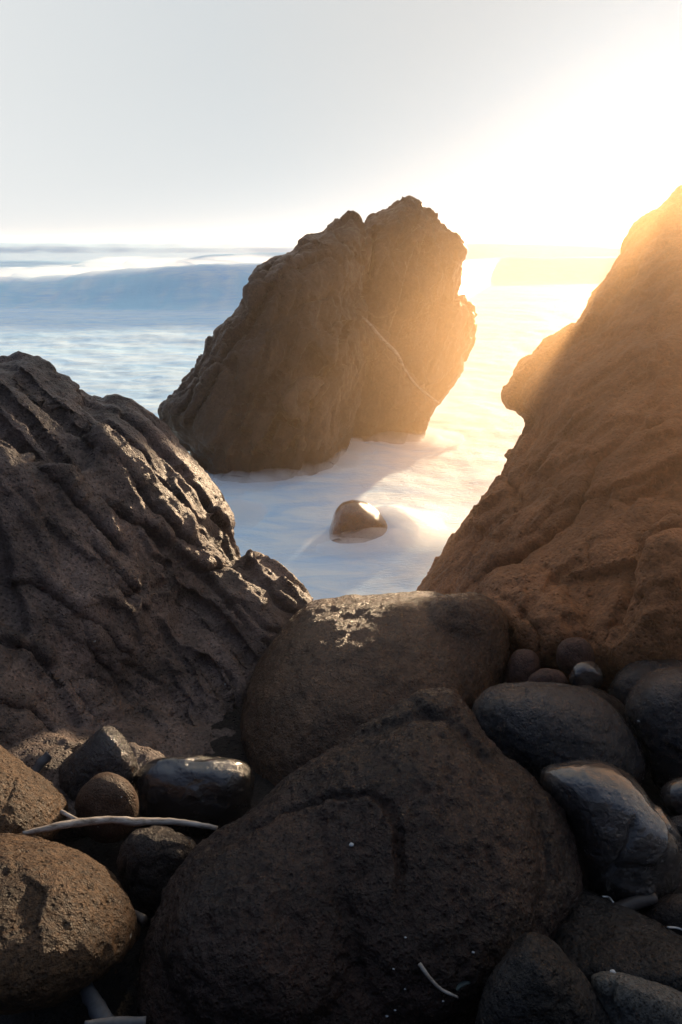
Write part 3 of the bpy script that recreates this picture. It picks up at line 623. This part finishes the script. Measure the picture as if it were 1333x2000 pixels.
lg2 = empty('driftwood_plank', at(240,1998,2.62), 'pale flat driftwood stick at the bottom edge touching the bluish piece', 'driftwood')
limb('plank', [(165,2004,2.60),(220,2000,2.60),(285,1996,2.60)], [.014,.017,.015], M_oldwood, lg2)
lg3 = empty('driftwood_stub', at(280,1795,3.15), 'tiny brown wood stub between the lower left boulder and the front boulder', 'driftwood')
limb('stick', [(255,1785,3.2),(283,1797,3.12)], [.018,.016], M_moss, lg3)
dg = empty('driftwood_log', at(1240,1765,3.4), 'short dark mossy log lying behind the long narrow boulder', 'driftwood')
limb('trunk', [(1190,1790,3.35),(1225,1768,3.38),(1280,1752,3.42)], [.026,.028,.022], M_moss, dg)
tw = empty('twig', at(850,1920,2.55), 'thin curved twig lying at the bottom in front of the biggest boulder', 'twig')
limb('stem', [(a, b, surf(a, b)[1] - .008) for a, b in ((820,1882),(838,1908),(862,1932),(895,1948))], [.0065,.006,.005,.004], M_wood, tw)
tw = empty('twig', at(1320,1812,3.1), 'pale bent twig on top of the long boulder at the right edge', 'twig')
limb('stem', [(a, b, surf(a, b + 4)[1] - .008) for a, b in ((1305,1811),(1325,1813),(1350,1824))], [.004,.004,.003], M_shell, tw)
tw = empty('twig', at(1185,1750,3.2), 'tiny white hooked twig on the upper edge of the long boulder', 'twig')
limb('stem', [(a, b, surf(a, b + 4)[1] - .006) for a, b in ((1178,1751),(1190,1753),(1198,1762))], [.003,.004,.003], M_shell, tw)
# leaf: thin curved blade with thickness
def leaf(cx, cy, D, L_, W_, ang):
    bm = bmesh.new(); n = 10; c = at(cx, cy, D); rgt = np.array([1, 0, 0.]); u = UP
    dx = rgt * math.cos(ang) + u * math.sin(ang); dy = -rgt * math.sin(ang) + u * math.cos(ang)
    rows = []
    for k in range(n):
        t = k / (n - 1); ww = W_ * math.sin(math.pi * (.12 + .8 * t)) ** .7
        base = c + dx * (t - .5) * L_ + dy * W_ * .8 * math.sin(math.pi * t)
        rows.append([bm.verts.new(base + dy * ww * s - FW * .004 * (1 - s * s)) for s in (-1, 0, 1)])
    for k in range(n - 1):
        for s in (0, 1): bm.faces.new((rows[k][s], rows[k + 1][s], rows[k + 1][s + 1], rows[k][s + 1]))
    bmesh.ops.solidify(bm, geom=bm.faces[:], thickness=.0015)
    me = bpy.data.meshes.new('leaf'); bm.to_mesh(me); bm.free(); smooth(me); return me
put('leaf', leaf(906, 1926, surf(906, 1926)[1] - .012, .052, .009, .5), M_leafm, 'pale green fallen leaf at the bottom beside the curved twig', 'leaf')
put('leaf', leaf(262, 1503, 3.95, .035, .006, 1.1), M_twig, 'dry brown leaf sliver between the round stone and the wet flat rock', 'leaf')
rock('stone', 'white and grey mottled pebble wedged beside the pointed boulder', 'stone',
     [solid([(952,1866),(958,1852),(975,1844),(1000,1842),(1010,1852),(985,1862),(965,1872)], [(975,1856,2.85)], .03, N=24)], .004,
     rock_mat('stone_mottled', (.10, .09, .08), (.7, .7, .66), (.4, .6), grain=60, bump=.5, pit=.4, patch=26), [('fbm', .003, 20)], rel=2)
def nugget(r, sx=1, seed=0):
    bm = bmesh.new(); bmesh.ops.create_icosphere(bm, subdivisions=2, radius=r)
    for v in bm.verts:
        v.co = Vector((v.co.x * sx, v.co.y, v.co.z * .7)) * (1 + .35 * perlin(np.array([[v.co.x / r + seed * 7, v.co.y / r, v.co.z / r]]))[0])
    me = bpy.data.meshes.new('nugget'); bm.to_mesh(me); bm.free(); return me

for k, (x, y, rr) in enumerate([(793,1831,.005),(925,1860,.006),(769,1892,.005),(792,1931,.004),(866,1955,.005),(772,1972,.005),(756,1984,.006)]):
    p = surf(x, y, .002)[0]; me = nugget(rr * .62, 1.4, k); smooth(me)
    ob = put('shell_fragment', me, M_shell, ('tiny white shell low on the biggest boulder, ' + ['uppermost of the scatter', 'near the mottled pebble', 'left of the curved twig', 'straight below the left upper one', 'just under the curved twig', 'next to the bottommost one', 'bottommost of the scatter'][k]), 'shell', 'shell fragments on the biggest boulder', origin=(0, 0, 0)); ob.location = p
for lab, x, y in (('white fleck of shell on the left shoulder of the biggest boulder', 687, 1650), ('small white shell on the flat grey boulder in the bottom right corner', 1197, 1899), ('pale shell chip on the violet grey boulder at the right edge', 1249, 1408)):
    me = nugget(.007, 1.3, x); smooth(me); ob = put('shell', me, M_shell, lab, 'shell', origin=(0, 0, 0)); ob.location = surf(x, y, .002)[0]
# ------------------------------------------------------------------ haze: sea air lit by the low sun
bm = bmesh.new(); bmesh.ops.create_cube(bm, size=1)
for v in bm.verts:
    v.co = Vector((v.co.x * 60000, 8490 + v.co.y * 17200 if 0 else (17000 if v.co.y > 0 else -40), 6.6 if v.co.z > 0 else -4.0))
me = bpy.data.meshes.new('haze'); bm.to_mesh(me); bm.free()
m = bpy.data.materials.new('haze_air'); m.use_nodes = True; nt = m.node_tree; nt.nodes.clear()
o_ = nt.nodes.new('ShaderNodeOutputMaterial'); pv = nt.nodes.new('ShaderNodeVolumePrincipled')
pv.inputs['Color'].default_value = (.97, .97, .98, 1); pv.inputs['Density'].default_value = .0008; pv.inputs['Anisotropy'].default_value = .7
nt.links.new(pv.outputs[0], o_.inputs['Volume'])
put('haze', me, m, 'thin bright sea haze filling the cove and fading the waves', 'haze', kind='stuff', origin=(0, 0, -4))
def blobs(name, lst, density, colr, g, label):
    bm = bmesh.new()
    for k, (c, rr) in enumerate(lst):
        q = bmesh.ops.create_icosphere(bm, subdivisions=3, radius=1)['verts']
        A = np.array([v.co[:] for v in q]); s_ = 1 + .30 * fbm(A * 1.3 + k * 5.1, 3)
        for v, ss in zip(q, s_): v.co = Vector((c[0] + v.co.x * rr[0] * ss, c[1] + v.co.y * rr[1] * ss, c[2] + v.co.z * rr[2] * ss))
    me = bpy.data.meshes.new(name); bm.to_mesh(me); bm.free()
    m = bpy.data.materials.new(name + '_air'); m.use_nodes = True; nt = m.node_tree; nt.nodes.clear()
    o_ = nt.nodes.new('ShaderNodeOutputMaterial'); pv = nt.nodes.new('ShaderNodeVolumePrincipled')
    pv.inputs['Color'].default_value = colr; pv.inputs['Density'].default_value = density; pv.inputs['Anisotropy'].default_value = g
    nt.links.new(pv.outputs[0], o_.inputs['Volume'])
    return put(name, me, m, label, name.split('_')[-1], kind='stuff', origin=(0, 0, 0))
rs = np.random.RandomState(3)
blobs('wave_spray', [((-23 + 3.3 * k + rs.rand(), 43.5 + rs.rand(), 1.2 + .13 * k + .4 * rs.rand()), (3.6, 2.2, .55 + .2 * rs.rand())) for k in range(6)], .13, (1, 1, 1, 1), .45, 'white spray blowing off the crest of the breaking waves')
def wl(x, y): d = rays([(x, y)])[0]; return CAM - d * (CAM[2] / d[2])
ml = []
for x, y, rx, ry, rz in [(440,952,.5,.4,.10),(490,944,.6,.4,.12),(540,935,.6,.4,.12),(590,922,.6,.4,.14),(635,908,.6,.5,.16),(665,885,.6,.5,.16),(700,862,.8,.6,.16),(750,862,.8,.6,.16),(800,868,.8,.6,.18),(840,862,.7,.6,.14),(770,1040,.50,.42,.20),(740,1062,.45,.25,.14),(700,1078,.45,.22,.09),(640,1070,.3,.22,.09),(800,1060,.6,.4,.12),(450,1010,.5,.5,.10)]:
    p = wl(x, y); ml.append(((p[0], p[1], .03), (rx, ry, rz)))
blobs('mist', [(c, (a, b, d * 1.5)) for c, (a, b, d) in ml], 3.0, (1, 1, 1, 1), .2, 'soft white mist where the foam washes round the sea stack')
# added orange volumes standing in for lens flare over sea stack and cliff
def spray(c, rad, peak, g, label):
    bm = bmesh.new(); bmesh.ops.create_icosphere(bm, subdivisions=4, radius=1)
    for v in bm.verts: v.co = Vector((v.co.x * rad[0], v.co.y * rad[1], v.co.z * rad[2]))
    me = bpy.data.meshes.new('flare_glow'); bm.to_mesh(me); bm.free()
    m = bpy.data.materials.new('spray_air'); m.use_nodes = True; nt = m.node_tree; nt.nodes.clear()
    o_ = nt.nodes.new('ShaderNodeOutputMaterial'); pv = nt.nodes.new('ShaderNodeVolumePrincipled')
    pv.inputs['Color'].default_value = (1, .66, .36, 1); pv.inputs['Anisotropy'].default_value = g  # orange of the flare glow put into the volume colour
    nt.links.new(pv.outputs[0], o_.inputs['Volume'])
    co_ = nt.nodes.new('ShaderNodeTexCoord'); mp_ = nt.nodes.new('ShaderNodeMapping'); mp_.inputs['Scale'].default_value = tuple(1 / q for q in rad)
    ln_ = nt.nodes.new('ShaderNodeVectorMath'); ln_.operation = 'LENGTH'; mr_ = nt.nodes.new('ShaderNodeMapRange'); mr_.interpolation_type = 'SMOOTHSTEP'
    mr_.inputs[1].default_value = 1.0; mr_.inputs[2].default_value = .15; mr_.inputs[3].default_value = 0; mr_.inputs[4].default_value = peak
    nt.links.new(co_.outputs['Object'], mp_.inputs[0]); nt.links.new(mp_.outputs[0], ln_.inputs[0]); nt.links.new(ln_.outputs['Value'], mr_.inputs[0]); nt.links.new(mr_.outputs[0], pv.inputs['Density'])
    ob = put('flare_glow', me, m, label, 'spray', kind='stuff', origin=(0, 0, 0)); ob.location = c
spray((4.6, 8.5, 1.3), (7.6, 7.3, 4.0), .058, .42, 'added orange veil of lens flare between sea stack and cliff')
spray((3.4, 5.2, 2.6), (3.4, 4.4, 2.6), .16, .5, 'added orange glow of lens flare over the upper edge of the cliff')
print('verts', sum(len(o.data.vertices) for o in C.objects if o.type == 'MESH'))
